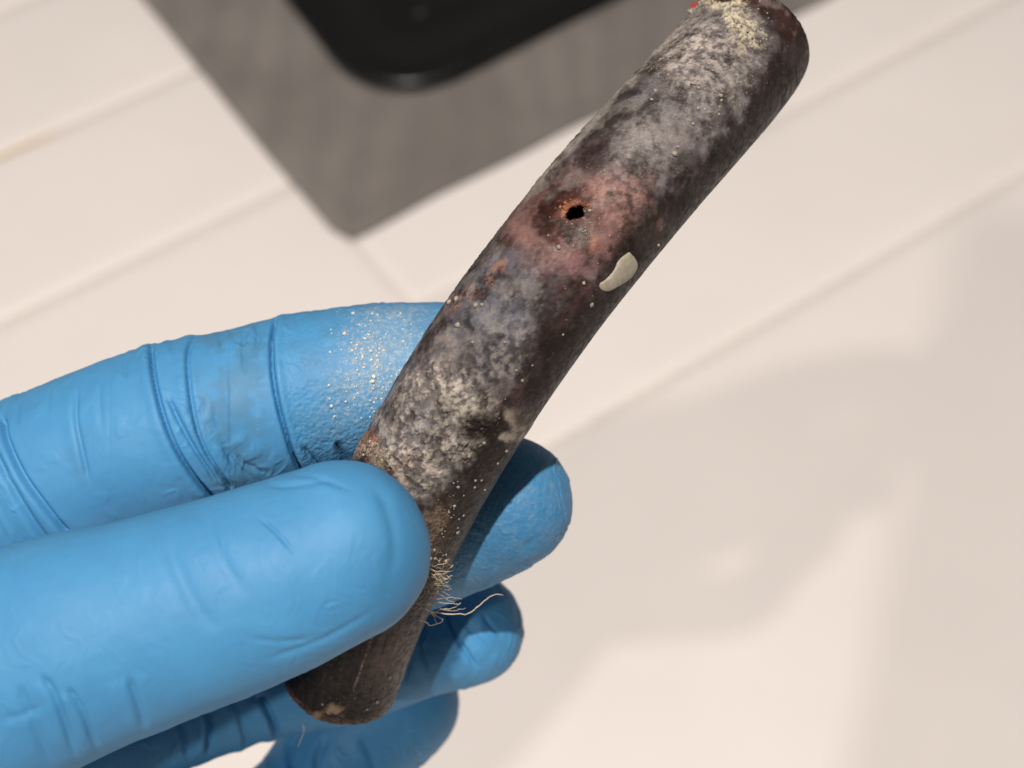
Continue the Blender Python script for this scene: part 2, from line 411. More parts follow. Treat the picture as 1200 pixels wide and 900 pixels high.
# light crusty lip along the upper left edge
lip = sst(-.86, -.97, rt+wx2*.1)*sst(250, 200, py)*sst(.3, .5, n2+.1)
lay(srgb(150, 142, 132), lip*.85); hgt += lip*.28*n2
mot = fbm(mmv, .62, 6, 111, .62); mot2 = fbm(mmv, .42, 6, 121, .62); rdg = 1-np.abs(fbm(mmv, 1.15, 3, 131, .6)-.5)*2; rdg2 = 1-np.abs(fbm(mmv+9, 2.2, 2, 141, .6)-.5)*2
lay(dark*.62, (1-low)*sst(.50, .66, mot)*.62*(1-cm)*(1-cr2*.5))
lay(srgb(146, 139, 135), sst(.48, .70, mot2)*.40*(1-rimright*.8)*(1-low)*(1-ringm))
lay(srgb(52, 44, 42), sst(.93, .985, rdg)*.5*(1-low)*np.clip(.35+cr1+blob(815, 75, 80, 55, 0), 0, 1))
lay(srgb(160, 152, 142), sst(.94, .985, rdg2)*.35*np.clip(cr1+blob(815, 75, 80, 55, 0)+blob(745, 190, 60, 40, -45), 0, 1)*(1-rimright))
lay(srgb(118, 106, 96), sst(.70, .76, n3)*.35*rimright)
redz = np.clip(pk+ringm, 0, 1)[:, None]
col = col*(np.array([.985, .985, 1.01])*(1-redz)+np.array([1., .98, .98])*redz)
lum = col@np.array([.3, .5, .2]); lo_ = fbm(mmv, .32, 4, 161, .6)
col = col*np.clip((lum/.105)**.30, .5, 1.4)[:, None]*(.72+.56*lo_)[:, None]
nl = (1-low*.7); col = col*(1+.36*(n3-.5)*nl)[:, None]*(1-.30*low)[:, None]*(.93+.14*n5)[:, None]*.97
hgt += ((n2-.5)*.05+(n3-.5)*.05*(1-rimright*.5)+(n5-.5)*.02)*(1-low*.8)
hgt += (n4-.5)*.10
flk = sst(.56, .62, fbm(mmv, 1.3, 4, 181, .6))*(1-low); hgt += flk*.05*(1-rimright); hgt -= sst(.60, .72, fbm(mmv, 1.9, 3, 191))*.07*(1-low)*(1-rimright)
rag = (fbm(mmv, .9, 4, 91)-.5)
V = V+D*(hgt*1e-3)[:, None]
# ragged cut ends
endm = np.clip(1-ai/.002, 0, 1); V += (np.repeat(Tn, nt, 0))*(endm*rag*.0007)[:, None]
endm = np.clip(1-(arc[-1]-ai)/.002, 0, 1); V += (np.repeat(Tn, nt, 0))*(endm*rag*.0009)[:, None]
idx = np.arange(ns*nt).reshape(ns, nt); nx2 = np.roll(idx, -1, axis=1)
F = np.stack([idx[:-1].ravel(), nx2[:-1].ravel(), nx2[1:].ravel(), idx[1:].ravel()], 1)
fc = V[F].mean(1); fx, fy, _ = project(fc); ff = front[F].all(1)
jag = (fbm(fc*1000, 2.4, 3, 99)-.5)
hole = (np.hypot((fx-676)*.88+(fy-248)*.35, (fy-248)*.95-(fx-676)*.25) < 8.8+jag*2.6) & ff
hole |= (np.hypot(fx-668, fy-253) < 4.6+jag*3) & ff
F = F[~hole]
if np.dot(np.cross(V[F[0][1]]-V[F[0][0]], V[F[0][2]]-V[F[0][0]]), D[F[0][0]]) < 0: F = F[:, ::-1]
mp = M('weathered_copper')
at = mp.attr('patina').outputs['Color']
mp.set(Base_Color=mp.mix(mp.ramp(mp.noise(5200, 4, .7), .3, .7), at, mp.mix(1.0, at, (.74, .73, .72), 'MULTIPLY')),
       Roughness=mp.ramp(mp.noise(1400, 4), .3, .7, .32, .62), Specular_IOR_Level=.16)
mp.bump(mp.noise(6500, 3, .6), .35, .00010)
pipe = tag(bpy.data.objects.new('copper_pipe', None), 'bent corroded copper pipe with a small rusty hole, held in the gloved hand', 'pipe')
C.objects.link(pipe)
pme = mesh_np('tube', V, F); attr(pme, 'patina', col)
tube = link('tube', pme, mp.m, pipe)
so = tube.modifiers.new('wall', 'SOLIDIFY'); so.thickness = .0009; so.offset = -1; so.material_offset_rim = 1
bvp = BVHTree.FromPolygons(V.tolist(), F.tolist())

def hit(bv, x, y):
    d = R @ np.array([(x-600)/FPX, (450-y)/FPX, -1.0]); d /= np.linalg.norm(d)
    h = bv.ray_cast(Vector(CAM), Vector(d)); return (None, None) if h[0] is None else (np.array(h[0]), np.array(h[1]))

def simple(name, c, rough=.7, var=.25, scale=3000):
    m = M(name); m.set(Base_Color=m.mix(m.ramp(m.noise(scale, 3), .3, .7), tuple(np.array(c)*(1-var)), tuple(np.minimum(1, np.array(c)*(1+var)))), Roughness=rough, Specular_IOR_Level=.3)
    m.bump(m.noise(scale*2, 2), .4, .00005); return m.m
m_speck = simple('pale_mineral', srgb(158, 148, 134)); m_copper = simple('bare_copper', srgb(160, 100, 74), .5)
pme.materials.append(simple('cut_copper', srgb(128, 88, 66), .45, .4, 2500))
m_drip = simple('cream_putty', srgb(168, 160, 143), .5, .12, 1500); m_fibre = simple('straw_fibre', srgb(214, 198, 174))
m_red = simple('red_flake', srgb(150, 48, 38), .6)

ico = bmesh.new(); bmesh.ops.create_icosphere(ico, subdivisions=1, radius=1); IV = np.array([v.co[:] for v in ico.verts]); IF = np.array([[v.index for v in f.verts] for f in ico.faces]); ico.free()
def crumbs(name, items, mat, parent=None, lump=.55):
    Vs = []; Fs = []; n = 0
    for (p, nr, r, fl) in items:
        v = IV*(1+lump*(rng.random((len(IV), 1))-.5)*2)*r
        v = v-(v@nr)[:, None]*nr[None]*(1-fl)
        Vs.append(v+p+nr*r*fl*.35); Fs.append(IF+n); n += len(IV)
    return link(name, mesh_np(name, np.vstack(Vs), np.vstack(Fs)), mat, parent)
# separate droplets and specks that can be made out on the pipe
specks = [(768, 107, 3.2), (764, 117, 2.4), (818, 127, 2.8), (826, 128, 2.2), (812, 145, 2.6), (844, 112, 3.4), (845, 118, 2.4), (783, 88, 2.2), (812, 98, 3.6), (818, 103, 3),
          (842, 134, 2.2), (772, 90, 1.8), (755, 148, 2), (745, 172, 1.8), (655, 290, 3.2), (790, 180, 4.0), (794, 172, 2.2), (684, 332, 2.6), (693, 357, 3.0), (535, 350, 4.2), (527, 355, 3.8),
          (558, 358, 3.4), (565, 357, 2.6), (536, 381, 4.2), (554, 401, 2.4), (592, 401, 2.2), (593, 528, 2.8), (583, 543, 2.0), (567, 519, 2), (557, 563, 2.4), (556, 571, 2), (568, 574, 1.8), (564, 563, 1.6),
          (543, 604, 1.8), (691, 247, 2.4), (605, 434, 2), (612, 446, 1.8), (660, 392, 1.6), (771, 287, 2.6), (624, 428, 1.4), (522, 657, 3.6), (457, 793, 2.6), (442, 822, 3), (430, 831, 2.2), (378, 825, 2), (347, 826, 2.6), (341, 818, 2.4)]
for (x_, y_, r_) in specks:
    p_, n_ = hit(bvp, x_, y_)
    if p_ is None: continue
    crumbs('mineral_speck', [(p_, n_, r_*.94/FPX*.2, .7)], m_speck, pipe, .35)
fine = []
def scatter(bv, n, cx, cy, rx, ry, a, r0, r1, out):
    for _ in range(n):
        u, v = rng.normal(0, .5, 2); ca, sa = math.cos(rad(a)), math.sin(rad(a))
        x = cx+u*rx*ca-v*ry*sa; y = cy+u*rx*sa+v*ry*ca
        p, nn = hit(bv, x, y)
        if p is not None: out.append((p, nn, (r0+(r1-r0)*rng.random()**2)/FPX*.2, .5+.4*rng.random()))
scatter(bvp, 120, 868, 30, 40, 34, 20, .6, 2.2, fine); scatter(bvp, 90, 815, 75, 70, 44, 30, .5, 1.7, fine)
scatter(bvp, 70, 516, 640, 18, 80, 15, .5, 2.2, fine); scatter(bvp, 90, 510, 510, 110, 70, -50, .4, 1.3, fine)
scatter(bvp, 60, 440, 530, 40, 24, 40, .6, 2.0, fine); scatter(bvp, 60, 680, 268, 30, 26, 0, .5, 1.5, fine)
scatter(bvp, 40, 420, 815, 110, 40, -15, .4, 1.0, fine); scatter(bvp, 60, 700, 250, 420, 60, -50, .4, 1.0, fine)
tag(crumbs('mineral_grains', fine, m_speck, pipe), kind='stuff')
cop = []; scatter(bvp, 26, 672, 243, 26, 12, -10, .8, 2.0, cop); scatter(bvp, 10, 560, 341, 26, 10, -35, .6, 1.6, cop)
for x_, y_ in ((661, 250), (664, 243), (690, 241)): scatter(bvp, 3, x_, y_, 5, 5, 0, 1.4, 2.6, cop)
tag(crumbs('copper_grains', cop, m_copper, pipe), kind='stuff')

def outline_patch(name, pts, bv, hmax, mat, parent, lift=0):
    # a smooth raised blob lying on the surface: polygon outline given as seen, domed by distance to its edge
    pts = catmull(pts+[pts[0]], 60)[:-1]; c0 = pts.mean(0); rings = 10; Vs = []; nlist = []
    for k in range(rings+1):
        t = k/rings
        for p in pts:
            x, y = c0+(p-c0)*(1-t*.985)
            h_, n_ = hit(bv, x, y)
            if h_ is None: h_, n_ = Vs[-1], nlist[-1]
            Vs.append(h_+n_*(hmax*math.sqrt(max(0, 1-(1-t)**2.6))+lift-.00004)); nlist.append(n_)
    n = len(pts); bm = bmesh.new(); vs = [bm.verts.new(v) for v in Vs]
    for a in range(rings):
        for k in range(n): bm.faces.new((vs[a*n+k], vs[a*n+(k+1) % n], vs[(a+1)*n+(k+1) % n], vs[(a+1)*n+k]))
    bm.faces.new(vs[rings*n:])
    for _ in range(3): bmesh.ops.smooth_vert(bm, verts=vs[n:], factor=.5, use_axis_x=True, use_axis_y=True, use_axis_z=True)
    bmesh.ops.recalc_face_normals(bm, faces=bm.faces)
    return from_bm(name, bm, mat, parent)
outline_patch('putty_drip', [(738, 294), (746, 304), (748, 314), (740, 326), (727, 335), (713, 342), (703, 339), (702, 333), (709, 328), (719, 317), (724, 306), (731, 299)], bvp, .00028, m_drip, pipe)
# torn red flake on the upper rim, with a pale sliver
for name, pts, m in (('flake', [(808, 6), (816, 1), (826, 4), (823, 11), (812, 13)], m_red), ('flake', [(805, 12), (812, 9), (816, 14), (809, 15)], m_speck)):
    bm = bmesh.new(); top = [bm.verts.new(P(x, y, .2085)) for x, y in pts]; bot = [bm.verts.new(P(x+1, y+1, .2091)) for x, y in pts]
    bm.faces.new(top); bm.faces.new(bot[::-1])
    for k in range(len(pts)): bm.faces.new((top[k], bot[k], bot[(k+1) % len(pts)], top[(k+1) % len(pts)]))
    from_bm(name, bm, m, pipe, False)

# ------------------------------------------------------------------ gloved hand
def chain_tube(rows, n=110, seg=40, flat=1.0, cap0=1.0, cap1=1.0):
    """rows: px, py, full width in px, depth; first row is the centre of the fingertip's dome"""
    c = catmull(rows, n); P3 = np.array([P(r[0], r[1], r[3]) for r in c]); r3 = c[:, 2]/2/FPX*c[:, 3]
    t0 = P3[0]-P3[1]; t0 /= np.linalg.norm(t0); t1 = P3[-1]-P3[-2]; t1 /= np.linalg.norm(t1)
    A = []; 
    for k in range(12, 0, -1):
        a = k/12*math.pi/2*.985; A.append((P3[0]+t0*r3[0]*cap0*math.sin(a), r3[0]*math.cos(a)**.92))
    A += list(zip(P3, r3))
    for k in range(1, 13):
        a = k/12*math.pi/2*.985; A.append((P3[-1]+t1*r3[-1]*cap1*math.sin(a), r3[-1]*math.cos(a)))
    cc = np.array([a[0] for a in A]); rr = np.array([a[1] for a in A])
    T = np.gradient(cc, axis=0); T /= np.linalg.norm(T, axis=1)[:, None]
    v = CAM-cc; v /= np.linalg.norm(v, axis=1)[:, None]
    Nv = v-(np.sum(v*T, 1))[:, None]*T; Nv /= np.linalg.norm(Nv, axis=1)[:, None]; B = np.cross(T, Nv)
    t = np.linspace(0, 2*math.pi, seg, endpoint=False)
    V = (cc[:, None]+(Nv[:, None]*np.cos(t)[None, :, None]*flat+B[:, None]*np.sin(t)[None, :, None])*rr[:, None, None]).reshape(-1, 3)
    m = len(cc); idx = np.arange(m*seg).reshape(m, seg); nx = np.roll(idx, -1, 1)
    F = [tuple(q) for q in np.stack([idx[:-1].ravel(), nx[:-1].ravel(), nx[1:].ravel(), idx[1:].ravel()], 1)]
    F.append(tuple(idx[0][::-1])); F.append(tuple(idx[-1]))
    return V, F, P3, r3
FING = {
 'index': dict(rows=[(520, 437, 164, .2135), (440, 445, 176, .2135), (350, 464, 186, .213), (280, 482, 188, .212), (205, 503, 202, .211), (130, 530, 204, .212), (50, 566, 212, .214), (-70, 610, 215, .217), (-220, 665, 250, .222)], cap0=1.0),
 'middle': dict(rows=[(592, 590, 158, .2150), (520, 622, 163, .2190), (430, 655, 168, .2240), (330, 695, 170, .224), (200, 735, 176, .222), (50, 768, 190, .223), (-220, 800, 240, .226)], cap0=1.0),
 'ring': dict(rows=[(546, 737, 134, .2370), (480, 752, 138, .2385), (400, 780, 138, .2395), (300, 800, 136, .2380), (205, 832, 140, .2350), (80, 870, 160, .232), (-80, 900, 190, .228), (-220, 930, 225, .229)], cap0=1.0),
 'little': dict(rows=[(456, 820, 166, .2540), (405, 877, 150, .2530), (352, 945, 140, .2490), (290, 1000, 150, .2430), (180, 1035, 160, .235), (0, 1045, 175, .232), (-200, 1050, 205, .231)], cap0=.95),
 'thumb': dict(rows=[(396, 647, 214, .1835), (340, 671, 226, .1830), (260, 700, 238, .1830), (170, 730, 250, .1830), (80, 757, 268, .1835), (-20, 800, 290, .186), (-140, 870, 310, .190), (-360, 1030, 330, .199), (-600, 1300, 300, .210)], cap0=1.0, flat=.90),
 'palm_a': dict(rows=[(-220, 665, 250, .222), (-480, 940, 300, .220), (-720, 1300, 300, .220)], flat=1.0),
 'palm_b': dict(rows=[(-220, 800, 250, .226), (-430, 1040, 300, .224), (-650, 1350, 300, .222)]),
 'palm_c': dict(rows=[(-220, 930, 250, .229), (-380, 1110, 290, .226), (-580, 1390, 290, .223)]),
 'palm_d': dict(rows=[(-200, 1050, 230, .231), (-330, 1200, 270, .227), (-520, 1430, 270, .224)]),
 'wrist_a': dict(rows=[(-640, 1260, 350, .220), (-830, 1540, 330, .221), (-1030, 1830, 340, .223)], cap1=.05),
 'wrist_b': dict(rows=[(-550, 1340, 350, .221), (-740, 1620, 330, .222), (-940, 1910, 340, .224)], cap1=.05),
}
Vs = []; Fs = []; n0 = 0; lab = {}
for k, d in FING.items():
    v, f, p3, r3 = chain_tube(d['rows'], flat=d.get('flat', 1.0), cap0=d.get('cap0', 1.0), cap1=d.get('cap1', 1.0))
    Vs.append(v); Fs += [tuple(i+n0 for i in q) for q in f]; n0 += len(v); lab[k] = (p3, r3)
me = bpy.data.meshes.new('glove'); me.from_pydata(np.vstack(Vs).tolist(), [], Fs); me.update()
tmp = bpy.data.objects.new('tmp_glove', me); C.objects.link(tmp)
bm = bmesh.new(); bm.from_mesh(me); bmesh.ops.recalc_face_normals(bm, faces=bm.faces); bm.to_mesh(me); bm.free()
rm = tmp.modifiers.new('r', 'REMESH'); rm.mode = 'VOXEL'; rm.voxel_size = .00038; rm.use_smooth_shade = True
sm = tmp.modifiers.new('s', 'CORRECTIVE_SMOOTH'); tmp.modifiers.remove(sm)
sm = tmp.modifiers.new('s', 'SMOOTH'); sm.factor = .5; sm.iterations = 14
dg = bpy.context.evaluated_depsgraph_get(); ev = tmp.evaluated_get(dg)
gme = bpy.data.meshes.new_from_object(ev); bpy.data.objects.remove(tmp)
gme.name = 'glove'
# finer mesh where the glove is seen from the front
bm = bmesh.new(); bm.from_mesh(gme); bm.normal_update()
fc_ = np.array([f.calc_center_median()[:] for f in bm.faces]); fn_ = np.array([f.normal[:] for f in bm.faces])
ax_, ay_, _ = project(fc_); v_ = CAM-fc_; v_ /= np.linalg.norm(v_, axis=1)[:, None]
sel_ = (ax_ > -60) & (ax_ < 720) & (ay_ > 320) & (ay_ < 960) & (np.sum(fn_*v_, 1) > -.25)
bm.faces.ensure_lookup_table(); es = {e for i in np.where(sel_)[0] for e in bm.faces[i].edges}
bmesh.ops.subdivide_edges(bm, edges=list(es), cuts=1, use_grid_fill=True)
bm.to_mesh(gme); bm.free()
nv = len(gme.vertices); GV = np.empty(nv*3, np.float32); gme.vertices.foreach_get('co', GV); GV = GV.reshape(-1, 3).astype(float)
GN = np.empty(nv*3, np.float32); gme.vertices.foreach_get('normal', GN); GN = GN.reshape(-1, 3).astype(float)
print('glove verts', nv)
# which finger does each vertex belong to
best = np.full(nv, 1e9); own = np.zeros(nv, int); names = list(FING)
for i, k in enumerate(names):
    p3, r3 = lab[k]
    for a in range(0, len(p3), 2):
        d = np.linalg.norm(GV-p3[a], axis=1)-r3[a]
        m_ = d < best; best[m_] = d[m_]; own[m_] = i
gx, gy, gd = project(GV); vwd = CAM-GV; vwd /= np.linalg.norm(vwd, axis=1)[:, None]
facing = np.sum(GN*vwd, 1); fm = sst(-.35, .05, facing)
gmm = GV*1000
disp = (fbm(gmm, .10, 3, 5)-.5)*.5+(fbm(gmm, .4, 2, 6)-.5)*.05
def poly_dist(pts):
    pts = catmull(pts, 24); bd = np.full(nv, 1e9); sg = np.zeros(nv); tt = np.zeros(nv)
    x0, x1 = pts[:, 0].min()-50, pts[:, 0].max()+50; y0, y1 = pts[:, 1].min()-50, pts[:, 1].max()+50
    sel = np.where((gx > x0) & (gx < x1) & (gy > y0) & (gy < y1))[0]
    X = gx[sel]; Y = gy[sel]; b = np.full(len(sel), 1e9); s_ = np.zeros(len(sel)); t_ = np.zeros(len(sel))
    for i in range(len(pts)-1):
        ax, ay = pts[i]; bx, by = pts[i+1]; vx, vy = bx-ax, by-ay; L2 = vx*vx+vy*vy+1e-9
        u = np.clip(((X-ax)*vx+(Y-ay)*vy)/L2, 0, 1); dx_, dy_ = X-ax-u*vx, Y-ay-u*vy
        d = np.hypot(dx_, dy_); m_ = d < b; b[m_] = d[m_]; s_[m_] = np.sign(vx*dy_-vy*dx_)[m_]; t_[m_] = ((i+u)/(len(pts)-1))[m_]
    bd[sel] = b; sg[sel] = s_; tt[sel] = t_
    return bd, sg, tt
def crease(f, pts, w, depth, ridge=.5, rw=None, side=1, taper=.25):
    """furrow along a line, with a soft roll beside it; depth in mm, widths in px"""
    global disp
    d, s, t = poly_dist(pts); on = (own == names.index(f))*fm
    tp = sst(0, taper, t+.02)*sst(0, taper, 1.02-t) if taper > 0 else 1
    rw = rw or w*3
    disp = disp-on*sst(.0, .55, facing)*tp*depth*1.3*np.exp(-(d/(w*.72))**2)
    sd = d*s*side
    disp = disp+on*tp*ridge*.55*np.exp(-((sd-rw*.8)/(rw*.8))**2)
def both(f, pts, w, depth, ridge, rw, taper=.2):
    crease(f, pts, w, depth, ridge, rw, 1, taper); crease(f, pts, w, 0, ridge, rw, -1, taper)
crease('index', [(178, 396), (179, 430), (188, 475), (204, 520), (226, 556), (252, 585)], 3.4, 1.0, .50, 10, 1, .04)
crease('index', [(196, 462), (211, 495), (231, 530), (262, 575)], 3.6, .60, .32, 9, -1, .25)
crease('index', [(236, 388), (222, 410), (221, 440), (228, 490), (242, 530), (270, 570)], 3.2, .55, .45, 9, 1, .05)
crease('index', [(327, 364), (319, 395), (319, 430), (325, 470), (335, 508), (346, 540), (362, 565)], 3.2, 1.25, .50, 8, -1, .03)
crease('index', [(300, 372), (303, 395), (298, 420)], 4, .25, .25, 8, 1, .4)
crease('index', [(288, 378), (285, 410), (287, 440)], 4, .20, .2, 8, 1, .4)
crease('index', [(92, 450), (90, 490), (97, 530), (106, 570)], 4, .28, .25, 9, 1, .25)
crease('index', [(118, 445), (117, 470), (121, 510)], 4, .12, .12, 9, 1, .35)
crease('index', [(4, 492), (10, 520), (30, 562), (58, 600), (80, 625)], 5, .75, .45, 12, 1, .04)
crease('index', [(-14, 510), (10, 560), (36, 606), (60, 640)], 6, .50, .45, 12, 1, .1)
crease('index', [(258, 515), (272, 540), (296, 562)], 5, .35, .3, 9, 1, .3)
crease('index', [(275, 530), (290, 545), (318, 556)], 4, .3, .25, 8, 1, .3)
crease('index', [(352, 520), (368, 538), (388, 556)], 4, .45, .35, 8, 1, .3)
crease('index', [(395, 515), (400, 530), (412, 545)], 6, .6, .3, 9, 1, .3)
for (x_, y_, l_) in ((24, 478, .25), (60, 462, .22), (150, 424, .25), (205, 398, .25), (262, 388, .3), (276, 385, .2), (350, 360, .2)):
    crease('index', [(x_, y_-14), (x_-3, y_+8), (x_-2, y_+26)], 4, l_*.6, l_*.5, 7, 1, .4)
# thumb: broad soft folds
crease('thumb', [(300, 603), (322, 622), (349, 652)], 3.0, .22, .14, 8, 1, .35)
crease('thumb', [(376, 711), (388, 706), (402, 704)], 2.6, .06, .05, 6, 1, .35)
crease('thumb', [(300, 566), (345, 568), (392, 562)], 5, .18, .18, 9, -1, .35)
crease('thumb', [(330, 556), (372, 560), (420, 578)], 5, .14, .16, 9, 1, .35)
crease('thumb', [(432, 566), (452, 592), (462, 640), (452, 700)], 10, .16, .12, 18, 1, .35)
crease('thumb', [(196, 600), (205, 660), (235, 720), (262, 740)], 14, .22, .18, 22, 1, .35)
crease('thumb', [(236, 590), (262, 660), (290, 700)], 12, .16, .14, 20, -1, .35)
crease('thumb', [(150, 790), (160, 820), (172, 862)], 7, .3, .2, 14, 1, .3)
crease('thumb', [(48, 790), (66, 820), (90, 892)], 6, .32, .30, 12, 1, .25)
crease('thumb', [(78, 805), (94, 830), (117, 886)], 6, .30, .30, 12, 1, .25)
crease('thumb', [(20, 800), (36, 840), (60, 900)], 8, .2, .2, 14, 1, .25)
crease('thumb', [(0, 845), (24, 838), (52, 828)], 7, .10, .12, 12, 1, .3)
crease('thumb', [(280, 745), (330, 752), (380, 744)], 5, .10, .10, 12, -1, .35)
crease('thumb', [(300, 775), (345, 762), (400, 738), (450, 706)], 5, .12, .10, 10, 1, .3)
for k in range(9):
    x_ = 290+k*19+random.uniform(-6, 6); y_ = 778-k*11+random.uniform(-14, 6)
    crease('thumb', [(x_-9, y_-5), (x_+3, y_), (x_+14, y_+random.uniform(-4, 6))], 3, .04, .03, 5, 1, .4)
# ring, middle, little
crease('ring', [(520, 716), (528, 738), (544, 760), (560, 785)], 3.6, .5, .35, 9, 1, .2)
crease('ring', [(500, 728), (492, 752), (504, 790)], 4.0, .3, .3, 9, 1, .25)
crease('ring', [(565, 716), (574, 732), (590, 748)], 4, .3, .25, 8, 1, .3)
crease('ring', [(540, 720), (556, 744), (582, 772)], 4.5, .22, .2, 8, -1, .3)
crease('ring', [(474, 742), (480, 770), (474, 800)], 4, .3, .25, 8, 1, .3)
for x_, dp_ in ((206, .5), (243, .8), (282, .4), (318, .9)): crease('ring', [(x_-14, 815), (x_, 842), (x_+rng.normal(6, 6), 885)], 6, dp_, .5, 9, 1, .1)
crease('middle', [(640, 620), (620, 638), (590, 652)], 6, .10, .10, 10, 1, .35)
crease('little', [(420, 862), (432, 880), (440, 910)], 8, .35, .3, 12, 1, .3)
crease('little', [(352, 850), (340, 880), (345, 915)], 6, .5, .4, 9, 1, .3)
crease('little', [(385, 860), (372, 890), (380, 930)], 7, .4, .3, 10, 1, .3)
# thin film: faint tight wrinkles running across each finger
au_ = gx*.94-gy*.34; av_ = gx*.34+gy*.94
wr = np.stack([au_/15+1.2*(fbm(gmm, .25, 2, 81)-.5)*4, av_/95, gd*0], 1)
rw_ = 1-np.abs(vnoise(wr, 5)-.5)*2; rw2 = 1-np.abs(vnoise(wr*np.array([2.1, 1.7, 1])+31, 6)-.5)*2
wm_ = sst(.47, .66, fbm(gmm, .13, 3, 82))
disp += fm*wm_*(sst(.6, 1, rw_)*.13+sst(.7, 1, rw2)*.08)*np.where(own == names.index('thumb'), .3, 1)
# random small silhouette slack everywhere off the drawn places
disp += (sst(.58, .75, fbm(gmm*np.array([1, 1, 1]), .35, 3, 44))*.07)*(own != names.index('thumb'))
# pebbled grip where the glove is stretched over the finger pads
isI, isM, isR = (own == 0), (own == 1), (own == 2)
peb = isI*sst(322, 345, gx+ (gy-450)*-.10)*(.35+.65*sst(400, 540, gy))+isM*.55+isR*.25
peb = np.clip(peb*sst(0, .3, facing), 0, 1)
pw = gmm*np.array([1.6, 1.0, 1.0])
disp += isI*peb*(fbm(pw, 2.1, 2, 70)-.5)*.17+isM*peb*(fbm(pw, 1.6, 2, 71)-.5)*.07
# keep the glove out of the pipe: press fingers flat where they meet it
GV = GV+GN*(disp*1e-3)[:, None]
gi = None
for a in range(0, ns, 6):
    dvec = GV-Pc[a]; al = dvec@Tn[a]; m_ = np.abs(al) < 1.2e-3
    if not m_.any(): continue
    rv = dvec[m_]-al[m_][:, None]*Tn[a]; rl = np.linalg.norm(rv, axis=1); tgt = Pr[a]+.00012
    pu = rl < tgt
    ii = np.where(m_)[0][pu]; GV[ii] += rv[pu]/rl[pu][:, None]*(tgt-rl[pu])[:, None]
gme.vertices.foreach_set('co', GV.astype(np.float32).ravel()); gme.update()
dust = np.clip(isI*(np.exp(-(((gx-435)*.95+(gy-420)*.3)/38)**2)*np.exp(-((gy-425)/75)**2)*.9+np.exp(-((gx-470)/45)**2-((gy-390)/60)**2)*.6)+isM*.22*sst(.3, .6, fbm(gmm, .8, 3, 12)), 0, 1)*sst(.0, .4, facing)
grime = np.clip(isI*(sst(215, 250, gx)*sst(330, 300, gx)*.45+np.exp(-((gx-100)/16)**2-((gy-530)/40)**2)*.3+sst(330, 345, gx)*.25)*sst(.35, .65, fbm(gmm, .5, 4, 15)), 0, 1)
attr(gme, 'dust', dust); attr(gme, 'grime', grime); attr(gme, 'pebble', peb)
gm = M('blue_nitrile')
base = gm.mix(gm.ramp(gm.noise(120, 3), .3, .7), (.052, .222, .435), (.060, .245, .466))
base = gm.mix(gm.attr('grime').outputs['Fac'], base, (.060, .150, .235))
sp = gm.math('MULTIPLY', gm.ramp(gm.noise(2600, 3, .7), .66, .72), gm.ramp(gm.noise(130, 3), .55, .65))
base = gm.mix(gm.math('MULTIPLY', sp, .35), base, (.035, .09, .15))
dm = gm.math('MULTIPLY', gm.attr('dust').outputs['Fac'], gm.ramp(gm.noise(1500, 6, .8), .50, .60))
dm2 = gm.math('ADD', dm, gm.math('MULTIPLY', gm.attr('dust').outputs['Fac'], .20))
base = gm.mix(gm.math('MINIMUM', dm2, .6), base, (.34, .39, .41))
gm.set(Base_Color=base, Roughness=gm.math('ADD', .50, gm.math('MULTIPLY', gm.noise(300, 3), .16)), Specular_IOR_Level=.36, Subsurface_Weight=.10, Subsurface_Scale=.002)
gm.b.inputs['Subsurface Radius'].default_value = (.3, .6, 1)
b1 = gm.bump(gm.noise(700, 4, .6), .16, .0003)
vo = gm.n('ShaderNodeTexVoronoi'); vo.inputs['Scale'].default_value = 2300; vo.feature = 'SMOOTH_F1'; gm.l(gm.geo.outputs['Position'], vo.inputs['Vector'])
b2 = gm.bump(vo.outputs['Distance'], gm.math('MULTIPLY', gm.attr('pebble').outputs['Fac'], .75), .00022, b1)
b3 = gm.bump(gm.noise(2600, 3, .6), gm.math('ADD', .05, gm.math('MULTIPLY', gm.attr('pebble').outputs['Fac'], .5)), .00014, b2)
hand = tag(bpy.data.objects.new('gloved_hand', None), 'hand in a light blue nitrile glove pinching the corroded pipe', 'hand'); C.objects.link(hand)
glove = link('glove', gme, None, hand); gme.materials.clear(); gme.materials.append(gm.m)
gme.polygons.foreach_set('use_smooth', np.ones(len(gme.polygons), bool))
# bare forearm coming out of the cuff, beyond the frame
v1, f1_, _, _ = chain_tube([(-950, 1820, 400, .222), (-1300, 2300, 470, .226), (-1700, 2850, 560, .23)], n=30, seg=32, flat=.8)
skm = simple('forearm_skin', (.45, .28, .20), .55, .06, 200)
fme = bpy.data.meshes.new('forearm'); fme.from_pydata(v1.tolist(), [], f1_); fme.update()
fme.polygons.foreach_set('use_smooth', np.ones(len(fme.polygons), bool)); link('forearm', fme, skm, hand)

# ------------------------------------------------------------------ powder on the index finger
bvg = BVHTree.FromPolygons(GV.tolist(), [tuple(p.vertices) for p in gme.polygons])
pw_ = []
for _ in range(1100):
    u, v = rng.normal(0, 1, 2); x = 432+u*20+(.0 if rng.random() < .6 else rng.random()*55); y = 425+v*42
    if x > 500 or not 362 < y < 530: continue
    p, nn = hit(bvg, x, y)
    if p is not None: pw_.append((p, nn, (.30+1.5*rng.random()**6)/FPX*.205, .6))
for x, y, r in ((414, 368, 2.9), (404, 391, 2.6), (387, 413, 2.2), (438, 441, 2.8), (437, 447, 2.2), (444, 453, 1.8), (432, 392, 2.3), (428, 397, 2.0), (412, 402, 1.5), (386, 467, 1.8), (388, 476, 2.2), (392, 488, 1.6), (470, 368, 2.2), (436, 368, 1.8), (434, 412, 2)):
    p, nn = hit(bvg, x, y); pw_.append((p, nn, r/FPX*.205, .8))
